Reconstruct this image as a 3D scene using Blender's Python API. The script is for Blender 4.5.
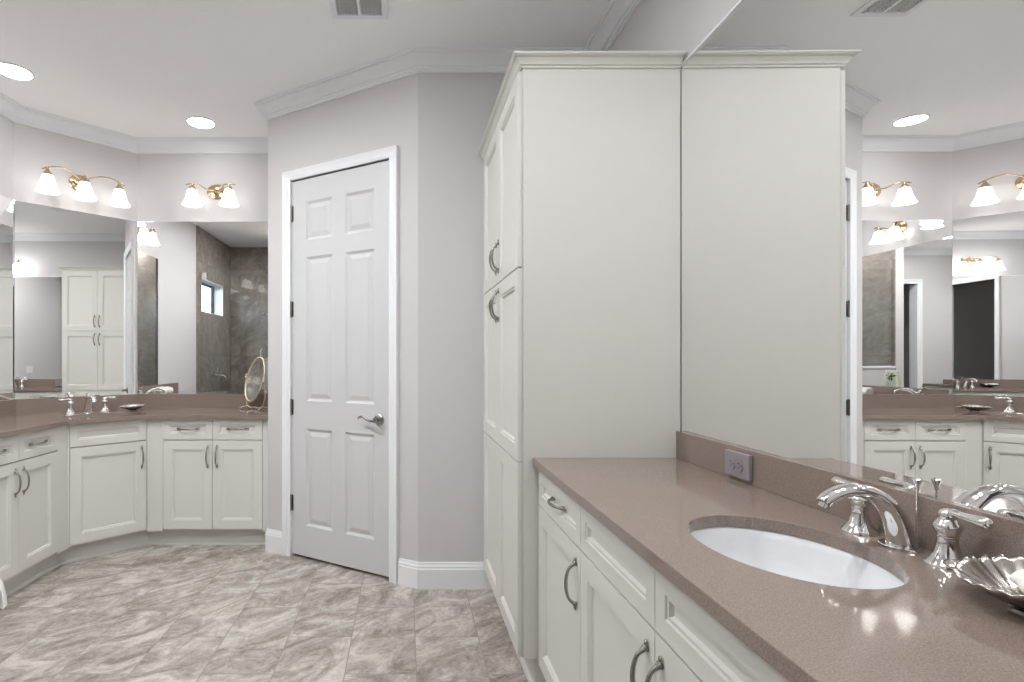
import bpy, bmesh, math, random
from mathutils import Vector, Matrix
random.seed(7)
PI = math.pi
sc = bpy.context.scene
for o in list(bpy.data.objects):
    bpy.data.objects.remove(o)
COL = sc.collection

# ------------------------------------------------------------------ camera, world, exposure
cam_d = bpy.data.cameras.new('camera')
cam = bpy.data.objects.new('camera', cam_d)
COL.objects.link(cam)
cam.location = (0, 0, 1.28)
cam.rotation_euler = (PI / 2, 0, 0)
F = 535.0
cam_d.sensor_width = 36.0
cam_d.lens = F / 1024 * 36
cam_d.shift_x = (512 - 405) / 1024
cam_d.shift_y = (359 - 341) / 1024
cam_d.clip_start = 0.02
sc.camera = cam

w = bpy.data.worlds.new('sky')
sc.world = w
w.use_nodes = True
nt = w.node_tree
nt.nodes.clear()
sky = nt.nodes.new('ShaderNodeTexSky')
sky.sky_type = 'NISHITA'
sky.sun_disc = False
sky.sun_elevation = math.radians(42)
sky.sun_rotation = math.radians(120)
bg = nt.nodes.new('ShaderNodeBackground')
bg.inputs['Strength'].default_value = 0.5
wo = nt.nodes.new('ShaderNodeOutputWorld')
nt.links.new(sky.outputs[0], bg.inputs[0])
nt.links.new(bg.outputs[0], wo.inputs[0])

sc.view_settings.view_transform = 'Standard'
sc.view_settings.look = 'None'
sc.view_settings.exposure = 1.88
sc.view_settings.gamma = 1.0
sc.view_settings.use_curve_mapping = False

SHADE_E = 0.72        # radiance of the frosted lamp shades
CAN_E = 50.0         # radiance of the recessed ceiling lamps

# ------------------------------------------------------------------ materials
def mat(name, base, rough=0.5, metal=0.0, spec=0.5, bump=0.0, bscale=200.0, coat=0.0, emit=None, es=0.0):
    m = bpy.data.materials.new(name)
    m.use_nodes = True
    n = m.node_tree
    b = n.nodes['Principled BSDF']
    b.inputs['Base Color'].default_value = (*base, 1)
    b.inputs['Roughness'].default_value = rough
    b.inputs['Metallic'].default_value = metal
    b.inputs['Specular IOR Level'].default_value = spec
    b.inputs['Coat Weight'].default_value = coat
    if emit:
        b.inputs['Emission Color'].default_value = (*emit, 1)
        b.inputs['Emission Strength'].default_value = es
    if bump > 0:
        tc = n.nodes.new('ShaderNodeTexCoord')
        no = n.nodes.new('ShaderNodeTexNoise')
        no.inputs['Scale'].default_value = bscale
        no.inputs['Detail'].default_value = 3
        bu = n.nodes.new('ShaderNodeBump')
        bu.inputs['Strength'].default_value = bump
        bu.inputs['Distance'].default_value = 0.004
        n.links.new(tc.outputs['Object'], no.inputs['Vector'])
        n.links.new(no.outputs['Fac'], bu.inputs['Height'])
        n.links.new(bu.outputs['Normal'], b.inputs['Normal'])
    return m

M = {}
M['wall'] = mat('wall_paint', (0.625, 0.604, 0.602), 0.7, spec=0.25, bump=0.10, bscale=120)
M['ceil'] = mat('ceiling_paint', (0.95, 0.945, 0.945), 0.85, spec=0.15, bump=0.45, bscale=55)
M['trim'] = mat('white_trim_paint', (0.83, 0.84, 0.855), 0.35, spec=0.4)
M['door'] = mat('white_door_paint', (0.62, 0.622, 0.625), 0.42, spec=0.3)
M['cream'] = mat('cream_cabinet_paint', (0.69, 0.68, 0.64), 0.45, spec=0.3)
M['mirror'] = mat('silvered_mirror_glass', (0.945, 0.95, 0.945), 0.0, metal=1.0)
M['chrome'] = mat('polished_chrome', (0.74, 0.73, 0.72), 0.06, metal=1.0)
M['nickel'] = mat('satin_nickel', (0.37, 0.35, 0.33), 0.26, metal=1.0)
M['pewter'] = mat('cast_pewter', (0.50, 0.47, 0.44), 0.22, metal=1.0, bump=0.15, bscale=60)
M['brass'] = mat('antique_brass', (0.66, 0.50, 0.33), 0.22, metal=1.0)
M['gold'] = mat('champagne_gold', (0.74, 0.65, 0.52), 0.25, metal=1.0)
M['porcelain'] = mat('white_porcelain', (0.78, 0.795, 0.81), 0.08, spec=0.6, coat=0.5)
M['black'] = mat('black_aluminium', (0.012, 0.012, 0.014), 0.4)
M['slot'] = mat('dark_slot', (0.02, 0.02, 0.02), 0.6)
M['plate'] = mat('mauve_grey_plastic', (0.27, 0.245, 0.265), 0.3)
M['platew'] = mat('white_plastic', (0.8, 0.8, 0.79), 0.3)
M['grille'] = mat('vent_grille_metal', (0.86, 0.85, 0.84), 0.5)
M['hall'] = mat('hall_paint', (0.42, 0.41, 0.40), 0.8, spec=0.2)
M['soap'] = mat('white_soap', (0.83, 0.80, 0.74), 0.45, bump=0.1, bscale=60)
M['towel'] = mat('white_terry_cloth', (0.80, 0.79, 0.77), 0.95, spec=0.1, bump=0.8, bscale=300)
M['towelg'] = mat('pale_green_terry_cloth', (0.64, 0.67, 0.54), 0.95, spec=0.1, bump=0.8, bscale=300)
M['leaf'] = mat('dark_green_leaf', (0.05, 0.085, 0.04), 0.6)
M['shade'] = mat('frosted_lamp_glass', (0.9, 0.88, 0.85), 0.4, emit=(1.0, 0.985, 0.965), es=SHADE_E)
M['shade_strong'] = mat('frosted_lamp_glass_bright_bulbs', (0.9, 0.88, 0.85), 0.4, emit=(0.985, 0.985, 1.0), es=SHADE_E * 3.9)
M['lens_soft'] = mat('lamp_lens_dimmed', (0.9, 0.9, 0.9), 0.4, emit=(0.965, 0.98, 1.0), es=CAN_E * 0.12)
M['fill_lens_mid'] = mat('fill_lens_half', (0.9, 0.9, 0.9), 0.4, emit=(0.965, 0.98, 1.0), es=CAN_E * 0.32)
M['fill_lens_strong'] = mat('fill_lens_bright', (0.9, 0.9, 0.9), 0.4, emit=(0.965, 0.98, 1.0), es=CAN_E * 2.5)
M['lens'] = mat('fill_lens', (0.9, 0.9, 0.9), 0.4, emit=(0.965, 0.98, 1.0), es=CAN_E)  # glow of added fill lamps that stay out of view

def glass_mat():
    m = bpy.data.materials.new('clear_glass'); m.use_nodes = True
    n = m.node_tree; n.nodes.clear()
    out = n.nodes.new('ShaderNodeOutputMaterial')
    mix = n.nodes.new('ShaderNodeMixShader')
    tr = n.nodes.new('ShaderNodeBsdfTransparent'); tr.inputs[0].default_value = (0.97, 0.98, 0.975, 1)
    gl = n.nodes.new('ShaderNodeBsdfGlossy'); gl.inputs['Roughness'].default_value = 0.0
    fr = n.nodes.new('ShaderNodeFresnel'); fr.inputs['IOR'].default_value = 1.5
    ge = n.nodes.new('ShaderNodeNewGeometry')          # the thin pane does not bend light, so both faces reflect as air to glass
    io = n.nodes.new('ShaderNodeMapRange'); io.inputs['To Min'].default_value = 1.5; io.inputs['To Max'].default_value = 1 / 1.5
    n.links.new(ge.outputs['Backfacing'], io.inputs['Value']); n.links.new(io.outputs['Result'], fr.inputs['IOR'])
    n.links.new(fr.outputs[0], mix.inputs[0]); n.links.new(tr.outputs[0], mix.inputs[1]); n.links.new(gl.outputs[0], mix.inputs[2])
    n.links.new(mix.outputs[0], out.inputs[0])
    return m
M['glass'] = glass_mat()

def tile_mat(name, plane, bw, bh, off, c_dark, c_mid, c_light, grout, rough, vein_rot, contrast, mortar=0.0022, vs=3.0, stretch=(1.0, 2.0, 1.3)):
    """stone tiles: plane gives the two world axes (u along the long side, v across)."""
    m = bpy.data.materials.new(name); m.use_nodes = True
    n = m.node_tree; L = n.links
    b = n.nodes['Principled BSDF']
    tc = n.nodes.new('ShaderNodeTexCoord')
    sp = n.nodes.new('ShaderNodeSeparateXYZ'); L.new(tc.outputs['Object'], sp.inputs[0])
    cb = n.nodes.new('ShaderNodeCombineXYZ')
    for i, ax in enumerate(plane):
        ad = n.nodes.new('ShaderNodeMath'); ad.operation = 'ADD'; ad.inputs[1].default_value = off[i]
        L.new(sp.outputs[ax], ad.inputs[0]); L.new(ad.outputs[0], cb.inputs[i])
    br = n.nodes.new('ShaderNodeTexBrick')
    br.offset = 0.5; br.offset_frequency = 2; br.squash = 1.0
    br.inputs['Color1'].default_value = (0, 0, 0, 1); br.inputs['Color2'].default_value = (1, 1, 1, 1)
    br.inputs['Scale'].default_value = 1.0
    br.inputs['Mortar Size'].default_value = mortar
    br.inputs['Mortar Smooth'].default_value = 0.1
    br.inputs['Bias'].default_value = 0.0
    br.inputs['Brick Width'].default_value = bw; br.inputs['Row Height'].default_value = bh
    L.new(cb.outputs[0], br.inputs['Vector'])
    # every tile takes its own piece of stone
    sc_ = n.nodes.new('ShaderNodeVectorMath'); sc_.operation = 'MULTIPLY'; sc_.inputs[1].default_value = (17.3, 9.1, 23.7)
    L.new(br.outputs['Color'], sc_.inputs[0])
    mp = n.nodes.new('ShaderNodeMapping'); mp.inputs['Rotation'].default_value = vein_rot
    L.new(tc.outputs['Object'], mp.inputs[0])
    av = n.nodes.new('ShaderNodeVectorMath'); av.operation = 'ADD'
    L.new(mp.outputs[0], av.inputs[0]); L.new(sc_.outputs[0], av.inputs[1])
    st = n.nodes.new('ShaderNodeVectorMath'); st.operation = 'MULTIPLY'; st.inputs[1].default_value = stretch
    L.new(av.outputs[0], st.inputs[0])
    n1 = n.nodes.new('ShaderNodeTexNoise'); n1.inputs['Scale'].default_value = vs; n1.inputs['Detail'].default_value = 9
    n1.inputs['Roughness'].default_value = 0.74; n1.inputs['Distortion'].default_value = 1.9
    L.new(st.outputs[0], n1.inputs['Vector'])
    n2 = n.nodes.new('ShaderNodeTexNoise'); n2.inputs['Scale'].default_value = 38; n2.inputs['Detail'].default_value = 6; n2.inputs['Distortion'].default_value = 1.2
    L.new(av.outputs[0], n2.inputs['Vector'])
    ra = n.nodes.new('ShaderNodeValToRGB')
    e = ra.color_ramp.elements
    e[0].position = 0.5 - contrast; e[0].color = (*c_dark, 1)
    e[1].position = 0.5 + contrast; e[1].color = (*c_light, 1)
    k = e.new(0.5); k.color = (*c_mid, 1)
    mx = n.nodes.new('ShaderNodeMath'); mx.operation = 'MULTIPLY_ADD'; mx.inputs[1].default_value = 0.22
    L.new(n2.outputs['Fac'], mx.inputs[0])
    sb = n.nodes.new('ShaderNodeMath'); sb.operation = 'SUBTRACT'; sb.inputs[1].default_value = 0.11
    L.new(n1.outputs['Fac'], sb.inputs[0]); L.new(sb.outputs[0], mx.inputs[2])
    L.new(mx.outputs[0], ra.inputs[0])
    mc = n.nodes.new('ShaderNodeMix'); mc.data_type = 'RGBA'
    L.new(br.outputs['Fac'], mc.inputs['Factor']); L.new(ra.outputs[0], mc.inputs['A']); mc.inputs['B'].default_value = (*grout, 1)
    L.new(mc.outputs['Result'], b.inputs['Base Color'])
    b.inputs['Roughness'].default_value = rough
    b.inputs['Specular IOR Level'].default_value = 0.5
    bu = n.nodes.new('ShaderNodeBump'); bu.inputs['Strength'].default_value = 0.25; bu.inputs['Distance'].default_value = 0.002; bu.invert = True
    L.new(br.outputs['Fac'], bu.inputs['Height']); L.new(bu.outputs[0], b.inputs['Normal'])
    return m

TW = 0.2915
M['floor'] = tile_mat('marble_floor_tile', ('Y', 'X'), 2 * TW, TW, (-2.174 + 20 * TW, -0.0463 + 20 * TW),
                      (0.22, 0.188, 0.16), (0.40, 0.355, 0.315), (0.62, 0.575, 0.525), (0.29, 0.255, 0.225), 0.22, (0, 0, math.radians(-40)), 0.145, vs=2.6, stretch=(1.0, 1.9, 1.0))
sd, sm, sl, sg = (0.17, 0.145, 0.125), (0.25, 0.215, 0.19), (0.38, 0.335, 0.295), (0.18, 0.16, 0.14)
M['tile_yz'] = tile_mat('brown_shower_tile_side', ('Y', 'Z'), 0.61, 0.61, (9.2, 9.05), sd, sm, sl, sg, 0.2, (0.5, 0.4, 0), 0.2, vs=2.4)
M['tile_xz'] = tile_mat('brown_shower_tile_back', ('X', 'Z'), 0.61, 0.61, (9.2, 9.05), sd, sm, sl, sg, 0.2, (0.4, 0.5, 0.3), 0.2, vs=2.4)

def quartz():
    m = bpy.data.materials.new('taupe_quartz'); m.use_nodes = True
    n = m.node_tree; L = n.links; b = n.nodes['Principled BSDF']
    tc = n.nodes.new('ShaderNodeTexCoord')
    no = n.nodes.new('ShaderNodeTexNoise'); no.inputs['Scale'].default_value = 420; no.inputs['Detail'].default_value = 2
    ra = n.nodes.new('ShaderNodeValToRGB')
    ra.color_ramp.elements[0].position = 0.32; ra.color_ramp.elements[0].color = (0.192, 0.147, 0.122, 1)
    ra.color_ramp.elements[1].position = 0.70; ra.color_ramp.elements[1].color = (0.305, 0.240, 0.203, 1)
    L.new(tc.outputs['Object'], no.inputs['Vector']); L.new(no.outputs['Fac'], ra.inputs[0]); L.new(ra.outputs[0], b.inputs['Base Color'])
    b.inputs['Roughness'].default_value = 0.06
    b.inputs['Specular IOR Level'].default_value = 0.7
    return m
M['quartz'] = quartz()

# ------------------------------------------------------------------ object helpers
WORG = {}
def link(o, parent=None, org=Vector((0, 0, 0))):
    COL.objects.link(o)
    if parent is not None:
        o.parent = parent
    WORG[o.name] = Vector(org)
    return o

def thing(name, label, cat, loc=(0, 0, 0), group=None):
    o = bpy.data.objects.new(name, None)
    o.empty_display_size = 0.05
    o.location = loc
    link(o, None, loc)
    o['label'] = label; o['category'] = cat
    if group: o['group'] = group
    return o

def obj(name, bm, m, parent=None, smooth=False, bevel=0.0, label=None, solid=0.0, org=None, autos=None, recalc=True):
    if recalc:
        bmesh.ops.recalc_face_normals(bm, faces=bm.faces[:])
    if parent is not None:
        o0 = WORG[parent.name]
    else:
        o0 = Vector(org) if org is not None else Vector((0, 0, 0))
    if o0.length > 0:
        bmesh.ops.translate(bm, verts=bm.verts[:], vec=-o0)
    me = bpy.data.meshes.new(name)
    bm.to_mesh(me); bm.free()
    me.materials.append(m)
    if smooth:
        for p in me.polygons: p.use_smooth = True
        if autos:
            me.set_sharp_from_angle(angle=math.radians(autos))
    o = bpy.data.objects.new(name, me)
    if parent is None: o.location = o0
    link(o, parent, o0)
    if solid:
        s = o.modifiers.new('solid', 'SOLIDIFY'); s.thickness = solid; s.offset = 0
    if bevel:
        b = o.modifiers.new('bevel', 'BEVEL'); b.width = bevel; b.segments = 2; b.limit_method = 'ANGLE'; b.angle_limit = math.radians(40)
    if label: o['label'] = label
    return o

def tag(o, label, cat, group=None):
    o['label'] = label; o['category'] = cat
    if group: o['group'] = group
    return o

def struct(o):
    o['kind'] = 'structure'
    return o

Zv = Vector((0, 0, 1))
def V(x, y, z=0): return Vector((x, y, z))

def box(bm, x0, x1, y0, y1, z0, z1):
    vs = [bm.verts.new((x, y, z)) for z in (z0, z1) for (x, y) in ((x0, y0), (x1, y0), (x1, y1), (x0, y1))]
    for f in ((0, 3, 2, 1), (4, 5, 6, 7), (0, 1, 5, 4), (1, 2, 6, 5), (2, 3, 7, 6), (3, 0, 4, 7)):
        bm.faces.new([vs[i] for i in f])

def obox(bm, O, U, N, u0, u1, n0, n1, z0, z1):
    """box along U (horizontal), N (horizontal) and z, from point O"""
    pts = []
    for z in (z0, z1):
        for (u, n_) in ((u0, n0), (u1, n0), (u1, n1), (u0, n1)):
            p = O + U * u + N * n_; pts.append(bm.verts.new((p.x, p.y, O.z + z)))
    for f in ((0, 3, 2, 1), (4, 5, 6, 7), (0, 1, 5, 4), (1, 2, 6, 5), (2, 3, 7, 6), (3, 0, 4, 7)):
        bm.faces.new([pts[i] for i in f])

def prism(bm, poly, z0, z1):
    a = [bm.verts.new((p[0], p[1], z0)) for p in poly]
    b = [bm.verts.new((p[0], p[1], z1)) for p in poly]
    n = len(poly)
    bm.faces.new(a[::-1]); bm.faces.new(b)
    for i in range(n):
        bm.faces.new((a[i], a[(i + 1) % n], b[(i + 1) % n], b[i]))

def plate(bm, outline, holes, fn, d0, d1):
    """flat plate with holes: outline and holes in (u, v), fn(u, v, d) gives the world point"""
    def loops(d):
        out = []
        for lp in [outline] + holes:
            out.append([bm.verts.new(fn(p[0], p[1], d)) for p in lp])
        return out
    A = loops(d0); B = loops(d1)
    for LL in (A, B):
        es = []
        for lp in LL:
            for i in range(len(lp)):
                es.append(bm.edges.new((lp[i], lp[(i + 1) % len(lp)])))
        bmesh.ops.triangle_fill(bm, use_beauty=True, use_dissolve=False, edges=es)
    for a, b in zip(A, B):
        for i in range(len(a)):
            j = (i + 1) % len(a)
            bm.faces.new((a[i], a[j], b[j], b[i]))

def ellipse(cx, cy, rx, ry, n=64, rot=0.0):
    out = []
    for i in range(n):
        t = 2 * PI * i / n
        x, y = rx * math.cos(t), ry * math.sin(t)
        out.append((cx + x * math.cos(rot) - y * math.sin(rot), cy + x * math.sin(rot) + y * math.cos(rot)))
    return out

def lathe(bm, prof, mtx, seg=24, sx=1.0, sy=1.0):
    """prof: (r, h) pairs around local z, placed by mtx"""
    rings = []
    for r, h in prof:
        if r < 1e-6:
            rings.append([bm.verts.new(mtx @ Vector((0, 0, h)))])
        else:
            rings.append([bm.verts.new(mtx @ Vector((r * sx * math.cos(2 * PI * i / seg), r * sy * math.sin(2 * PI * i / seg), h))) for i in range(seg)])
    for a, b in zip(rings, rings[1:]):
        if len(a) == 1 and len(b) == 1: continue
        for i in range(seg):
            j = (i + 1) % seg
            if len(a) == 1: bm.faces.new((a[0], b[j], b[i]))
            elif len(b) == 1: bm.faces.new((a[i], a[j], b[0]))
            else: bm.faces.new((a[i], a[j], b[j], b[i]))
    if len(rings[0]) > 1: bm.faces.new(rings[0][::-1])
    if len(rings[-1]) > 1: bm.faces.new(rings[-1])

def frame(O, X, Y, Z_):
    m = Matrix.Identity(4)
    for i, a in enumerate((X, Y, Z_)):
        m[0][i], m[1][i], m[2][i] = a.x, a.y, a.z
    m[0][3], m[1][3], m[2][3] = O.x, O.y, O.z
    return m
def at(O): return Matrix.Translation(O)

def smooth_pts(pts, n=6):
    """Catmull-Rom through tuples of any length"""
    out = []
    P = [pts[0]] + list(pts) + [pts[-1]]
    for i in range(1, len(P) - 2):
        for k in range(n):
            t = k / n
            a, b, c, d = P[i - 1], P[i], P[i + 1], P[i + 2]
            out.append(tuple(0.5 * (2 * b[q] + (c[q] - a[q]) * t + (2 * a[q] - 5 * b[q] + 4 * c[q] - d[q]) * t * t + (3 * b[q] - a[q] - 3 * c[q] + d[q]) * t ** 3) for q in range(len(b))))
    out.append(tuple(pts[-1]))
    return out

def tube(bm, pts, rad, seg=10, side=None, flat=None):
    """sweep along pts; rad per point; side+flat make a flattened section (flat = thickness per point)"""
    pts = [Vector(p) for p in pts]
    n = len(pts)
    if not hasattr(rad, '__len__'): rad = [rad] * n
    rings = []
    up = None
    for i in range(n):
        t = (pts[min(i + 1, n - 1)] - pts[max(i - 1, 0)]).normalized()
        if side is not None:
            s = (side - t * side.dot(t)).normalized()
        else:
            if up is None:
                up = Vector((0, 0, 1)) if abs(t.z) < 0.9 else Vector((1, 0, 0))
            s = up - t * up.dot(t)
            s.normalize(); up = s
        q = t.cross(s)
        fl = rad if flat is None else flat
        ring = []
        for k in range(seg):
            a = 2 * PI * k / seg
            ring.append(bm.verts.new(pts[i] + s * rad[i] * math.cos(a) + q * fl[i] * math.sin(a)))
        rings.append(ring)
    for a, b in zip(rings, rings[1:]):
        for k in range(seg):
            bm.faces.new((a[k], a[(k + 1) % seg], b[(k + 1) % seg], b[k]))
    bm.faces.new(rings[0][::-1]); bm.faces.new(rings[-1])

def sweep(bm, path, prof, sgn=1.0):
    """run a moulding profile (offset to the left of travel * sgn, z) along a plan polyline with mitred corners"""
    P = [Vector((p[0], p[1])) for p in path]
    n = len(P); rings = []
    for i in range(n):
        d0 = (P[i] - P[i - 1]).normalized() if i > 0 else None
        d1 = (P[i + 1] - P[i]).normalized() if i < n - 1 else None
        if d0 is None: d0 = d1
        if d1 is None: d1 = d0
        n0 = Vector((-d0.y, d0.x)); n1 = Vector((-d1.y, d1.x))
        mdir = (n0 + n1)
        mdir = mdir / max(1e-6, (1 + n0.dot(n1)))
        rings.append([bm.verts.new((P[i].x + mdir.x * o * sgn, P[i].y + mdir.y * o * sgn, z)) for o, z in prof])
    k = len(prof)
    for a, b in zip(rings, rings[1:]):
        for j in range(k):
            bm.faces.new((a[j], a[(j + 1) % k], b[(j + 1) % k], b[j]))
    bm.faces.new(rings[0][::-1]); bm.faces.new(rings[-1])

def board(bm, O, U, N, wd, ht, th, panels, prof):
    """panelled board: lower-left front corner O, width along U, N outward; panels (u0,u1,v0,v1); prof (inset, depth)"""
    us = sorted(set([0, wd] + [p[0] for p in panels] + [p[1] for p in panels]))
    vs = sorted(set([0, ht] + [p[2] for p in panels] + [p[3] for p in panels]))
    cache = {}
    def vt(u, v, d):
        key = (round(u, 5), round(v, 5), round(d, 5))
        if key not in cache:
            p = O + U * u + Zv * v + N * d
            cache[key] = bm.verts.new(p)
        return cache[key]
    for i in range(len(us) - 1):
        for j in range(len(vs) - 1):
            uc, vc = (us[i] + us[i + 1]) / 2, (vs[j] + vs[j + 1]) / 2
            if any(p[0] < uc < p[1] and p[2] < vc < p[3] for p in panels): continue
            bm.faces.new((vt(us[i], vs[j], 0), vt(us[i + 1], vs[j], 0), vt(us[i + 1], vs[j + 1], 0), vt(us[i], vs[j + 1], 0)))
    for (u0, u1, v0, v1) in panels:
        # ring through every grid break so that no T-junctions gape
        prev = None
        for ins, d in prof:
            cur = [vt(u0 + ins, v0 + ins, d), vt(u1 - ins, v0 + ins, d), vt(u1 - ins, v1 - ins, d), vt(u0 + ins, v1 - ins, d)]
            if prev:
                for q in range(4):
                    bm.faces.new((prev[q], prev[(q + 1) % 4], cur[(q + 1) % 4], cur[q]))
            prev = cur
        bm.faces.new(prev)
    # sides and back
    f = [(0, 0), (wd, 0), (wd, ht), (0, ht)]
    bk = [vt(u, v, -th) for u, v in f]; fr = [vt(u, v, 0) for u, v in f]
    bm.faces.new(bk[::-1])
    for q in range(4):
        bm.faces.new((fr[q], bk[q], bk[(q + 1) % 4], fr[(q + 1) % 4]))

CABP = [(0, 0), (0.003, -0.004), (0.009, -0.004), (0.014, -0.012), (0.017, -0.012)]

def pull(parent, O, A, N, L=0.118):
    """arched cabinet pull with leaf-shaped flared ends; O centre on the face, A along, N outward"""
    bm = bmesh.new()
    pts = []
    for t, h, r, fl in ((-0.66, 0.003, 0.002, 0.0015), (-0.62, 0.005, 0.0062, 0.003), (-0.585, 0.005, 0.0042, 0.003), (-0.54, 0.006, 0.0085, 0.004), (-0.49, 0.009, 0.0075, 0.005), (-0.44, 0.016, 0.0048, 0.0046),
                        (-0.36, 0.024, 0.0042, 0.0042), (-0.2, 0.030, 0.005, 0.0046), (0, 0.032, 0.0056, 0.005)):
        pts.append((t, h, r, fl))
    pts = pts + [(-t, h, r, fl) for t, h, r, fl in pts[-2::-1]]
    pts = smooth_pts(pts, 3)
    S = A.cross(N)
    tube(bm, [O + A * (t * L) + N * h for t, h, r, fl in pts], [max(r * 1.05, 0.001) for t, h, r, fl in pts], 10, side=S, flat=[max(fl * 1.05, 0.001) for t, h, r, fl in pts])
    for s in (-1, 1):   # screw posts
        c = O + A * (s * 0.49 * L)
        tube(bm, [c, c + N * 0.008], 0.0055, 10)
    return obj('handle', bm, M['nickel'], parent, smooth=True)

# ------------------------------------------------------------------ plan of the room
A_MIR = 1.0488            # silvered face of the wall mirror on the right, at the tall cabinet
EPS = 0.0075
XR, YB = 1.056, -0.01     # right wall, back wall (the camera stands in its doorway)
CEIL = 2.975
P1 = (0.073, 2.99); P0 = (-0.918, 3.585)
YF, XL = 4.171, -2.6435   # far wall, left wall
s2 = 0.7071068
C1 = (-2.083 - 0.006 * 0.4142, YF); C2 = (XL, 3.6105 + 0.006 * 0.4142)
XB = -1.70                # face of the shower side wall behind its turned corner
YS, XS = 1.50, -1.15      # front plane of the shower, right-hand side of the shower

def wallseg(name, a, b, z0=0.0, z1=CEIL, th=0.12, m='wall'):
    """wall whose room face runs a->b with the room on the left"""
    a = V(*a); b = V(*b); U = (b - a).normalized(); N = V(U.y, -U.x)
    bm = bmesh.new(); obox(bm, a, U, N, 0, (b - a).length, 0, th, z0, z1)
    return struct(obj(name, bm, M[m]))

bm = bmesh.new(); box(bm, -2.9, 1.3, -2.6, 4.4, -0.12, 0.0)
struct(obj('floor', bm, M['floor']))
bm = bmesh.new(); box(bm, -2.9, 1.3, -2.6, 4.4, CEIL, CEIL + 0.1)
struct(obj('ceiling', bm, M['ceil']))
wallseg('wall_right', (XR, YB), (XR, 2.99))
wallseg('wall_tall_cabinet_end', (XR + .12, 2.99), P1)
# the wall with the white door: an opening for the leaf
DU = (Vector((P0[0], P0[1], 0)) - Vector((P1[0], P1[1], 0))).normalized()      # along the wall, right to left
DN = V(DU.y, -DU.x)                                                          # into the wall, away from the room
DRM = -DN                                                                    # towards the room
dl = (Vector((P0[0], P0[1], 0)) - Vector((P1[0], P1[1], 0))).length
O1 = V(*P1)
t_r, t_l, z_top = 0.186, 0.948, 2.437
bm = bmesh.new()
plate(bm, [(0, 0), (t_r, 0), (t_r, z_top), (t_l, z_top), (t_l, 0), (dl, 0), (dl, CEIL), (0, CEIL)], [],
      lambda u, v, d: O1 + DU * u + Zv * v + DN * d, 0, 0.11)
struct(obj('wall_door', bm, M['wall']))
wallseg('wall_vanity_end', P0, (P0[0], YF), th=0.10)
wallseg('wall_far', (P0[0] + .1, YF), C1)
wallseg('wall_diagonal', C1, C2)
wallseg('wall_left', C2, (XL, 1.56))
# closet walls added behind the white door to block sky light at its gap
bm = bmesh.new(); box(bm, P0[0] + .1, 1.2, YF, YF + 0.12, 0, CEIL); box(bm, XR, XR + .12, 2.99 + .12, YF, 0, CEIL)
struct(obj('wall_closet_light_block', bm, M['hall']))
# back wall with the doorway the picture is taken from
DX0, DX1 = -0.33, 0.41
bm = bmesh.new()
plate(bm, [(XB - 0.1, 0), (DX0, 0), (DX0, z_top), (DX1, z_top), (DX1, 0), (XR + 0.12, 0), (XR + 0.12, CEIL), (XB - 0.1, CEIL)], [],
      lambda u, v, d: V(u, YB - d, v), 0, 0.12)
struct(obj('wall_back', bm, M['wall']))
# dim hall beyond the doorway
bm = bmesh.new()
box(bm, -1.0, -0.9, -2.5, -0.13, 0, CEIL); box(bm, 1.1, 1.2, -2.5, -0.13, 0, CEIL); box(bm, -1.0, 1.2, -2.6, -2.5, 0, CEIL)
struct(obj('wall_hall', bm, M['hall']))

# shower walls: tiled left wall with a window, tiled back wall, side wall, low front wall
WY0, WY1, WZ0, WZ1 = 0.58, 1.40, 1.895, 2.33
bm = bmesh.new()
plate(bm, [(0.0, 0), (1.56, 0), (1.56, CEIL), (0.0, CEIL)], [[(WY0, WZ0), (WY1, WZ0), (WY1, WZ1), (WY0, WZ1)]],
      lambda u, v, d: V(XL - d, u, v), -0.004, 0.16)
struct(obj('wall_shower_left', bm, M['tile_yz']))
bm = bmesh.new(); box(bm, XL, XB - 0.012, 0.10, 0.22, 0, CEIL)
struct(obj('wall_shower_back', bm, M['tile_xz']))
bm = bmesh.new(); prism(bm, [(XS, YS), (XS - .1, YS), (XS - .1, YS - .06), (XB - .1, YS - .61), (XB - .1, 0), (XB, 0), (XB, YS - .65), (XS, YS - .10)], 0, CEIL)
struct(obj('wall_shower_side', bm, M['wall']))
bm = bmesh.new(); prism(bm, [(XS - .1002, YS - .002), (XS - .112, YS - .002), (XS - .112, YS - .055), (XB - .112, YS - .605), (XB - .112, .22), (XB - .1002, .22), (XB - .1002, YS - .61), (XS - .1002, YS - .06)], 0, CEIL)
struct(obj('wall_shower_side_tile', bm, M['tile_yz']))
bm = bmesh.new(); box(bm, -1.76, XS - 0.112, YS - 0.10, YS, 0, 1.165)
struct(obj('wall_shower_front', bm, M['wall']))
bm = bmesh.new(); box(bm, -1.772, XS - 0.112, YS - 0.112, YS + 0.012, 1.165, 1.192)
struct(obj('trim_2', bm, M['trim'], bevel=0.003))
bm = bmesh.new(); box(bm, XL + 0.004, -1.772, YS - 0.10, YS, 0, 0.08)
struct(obj('trim_3', bm, M['quartz'], bevel=0.003))

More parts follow.
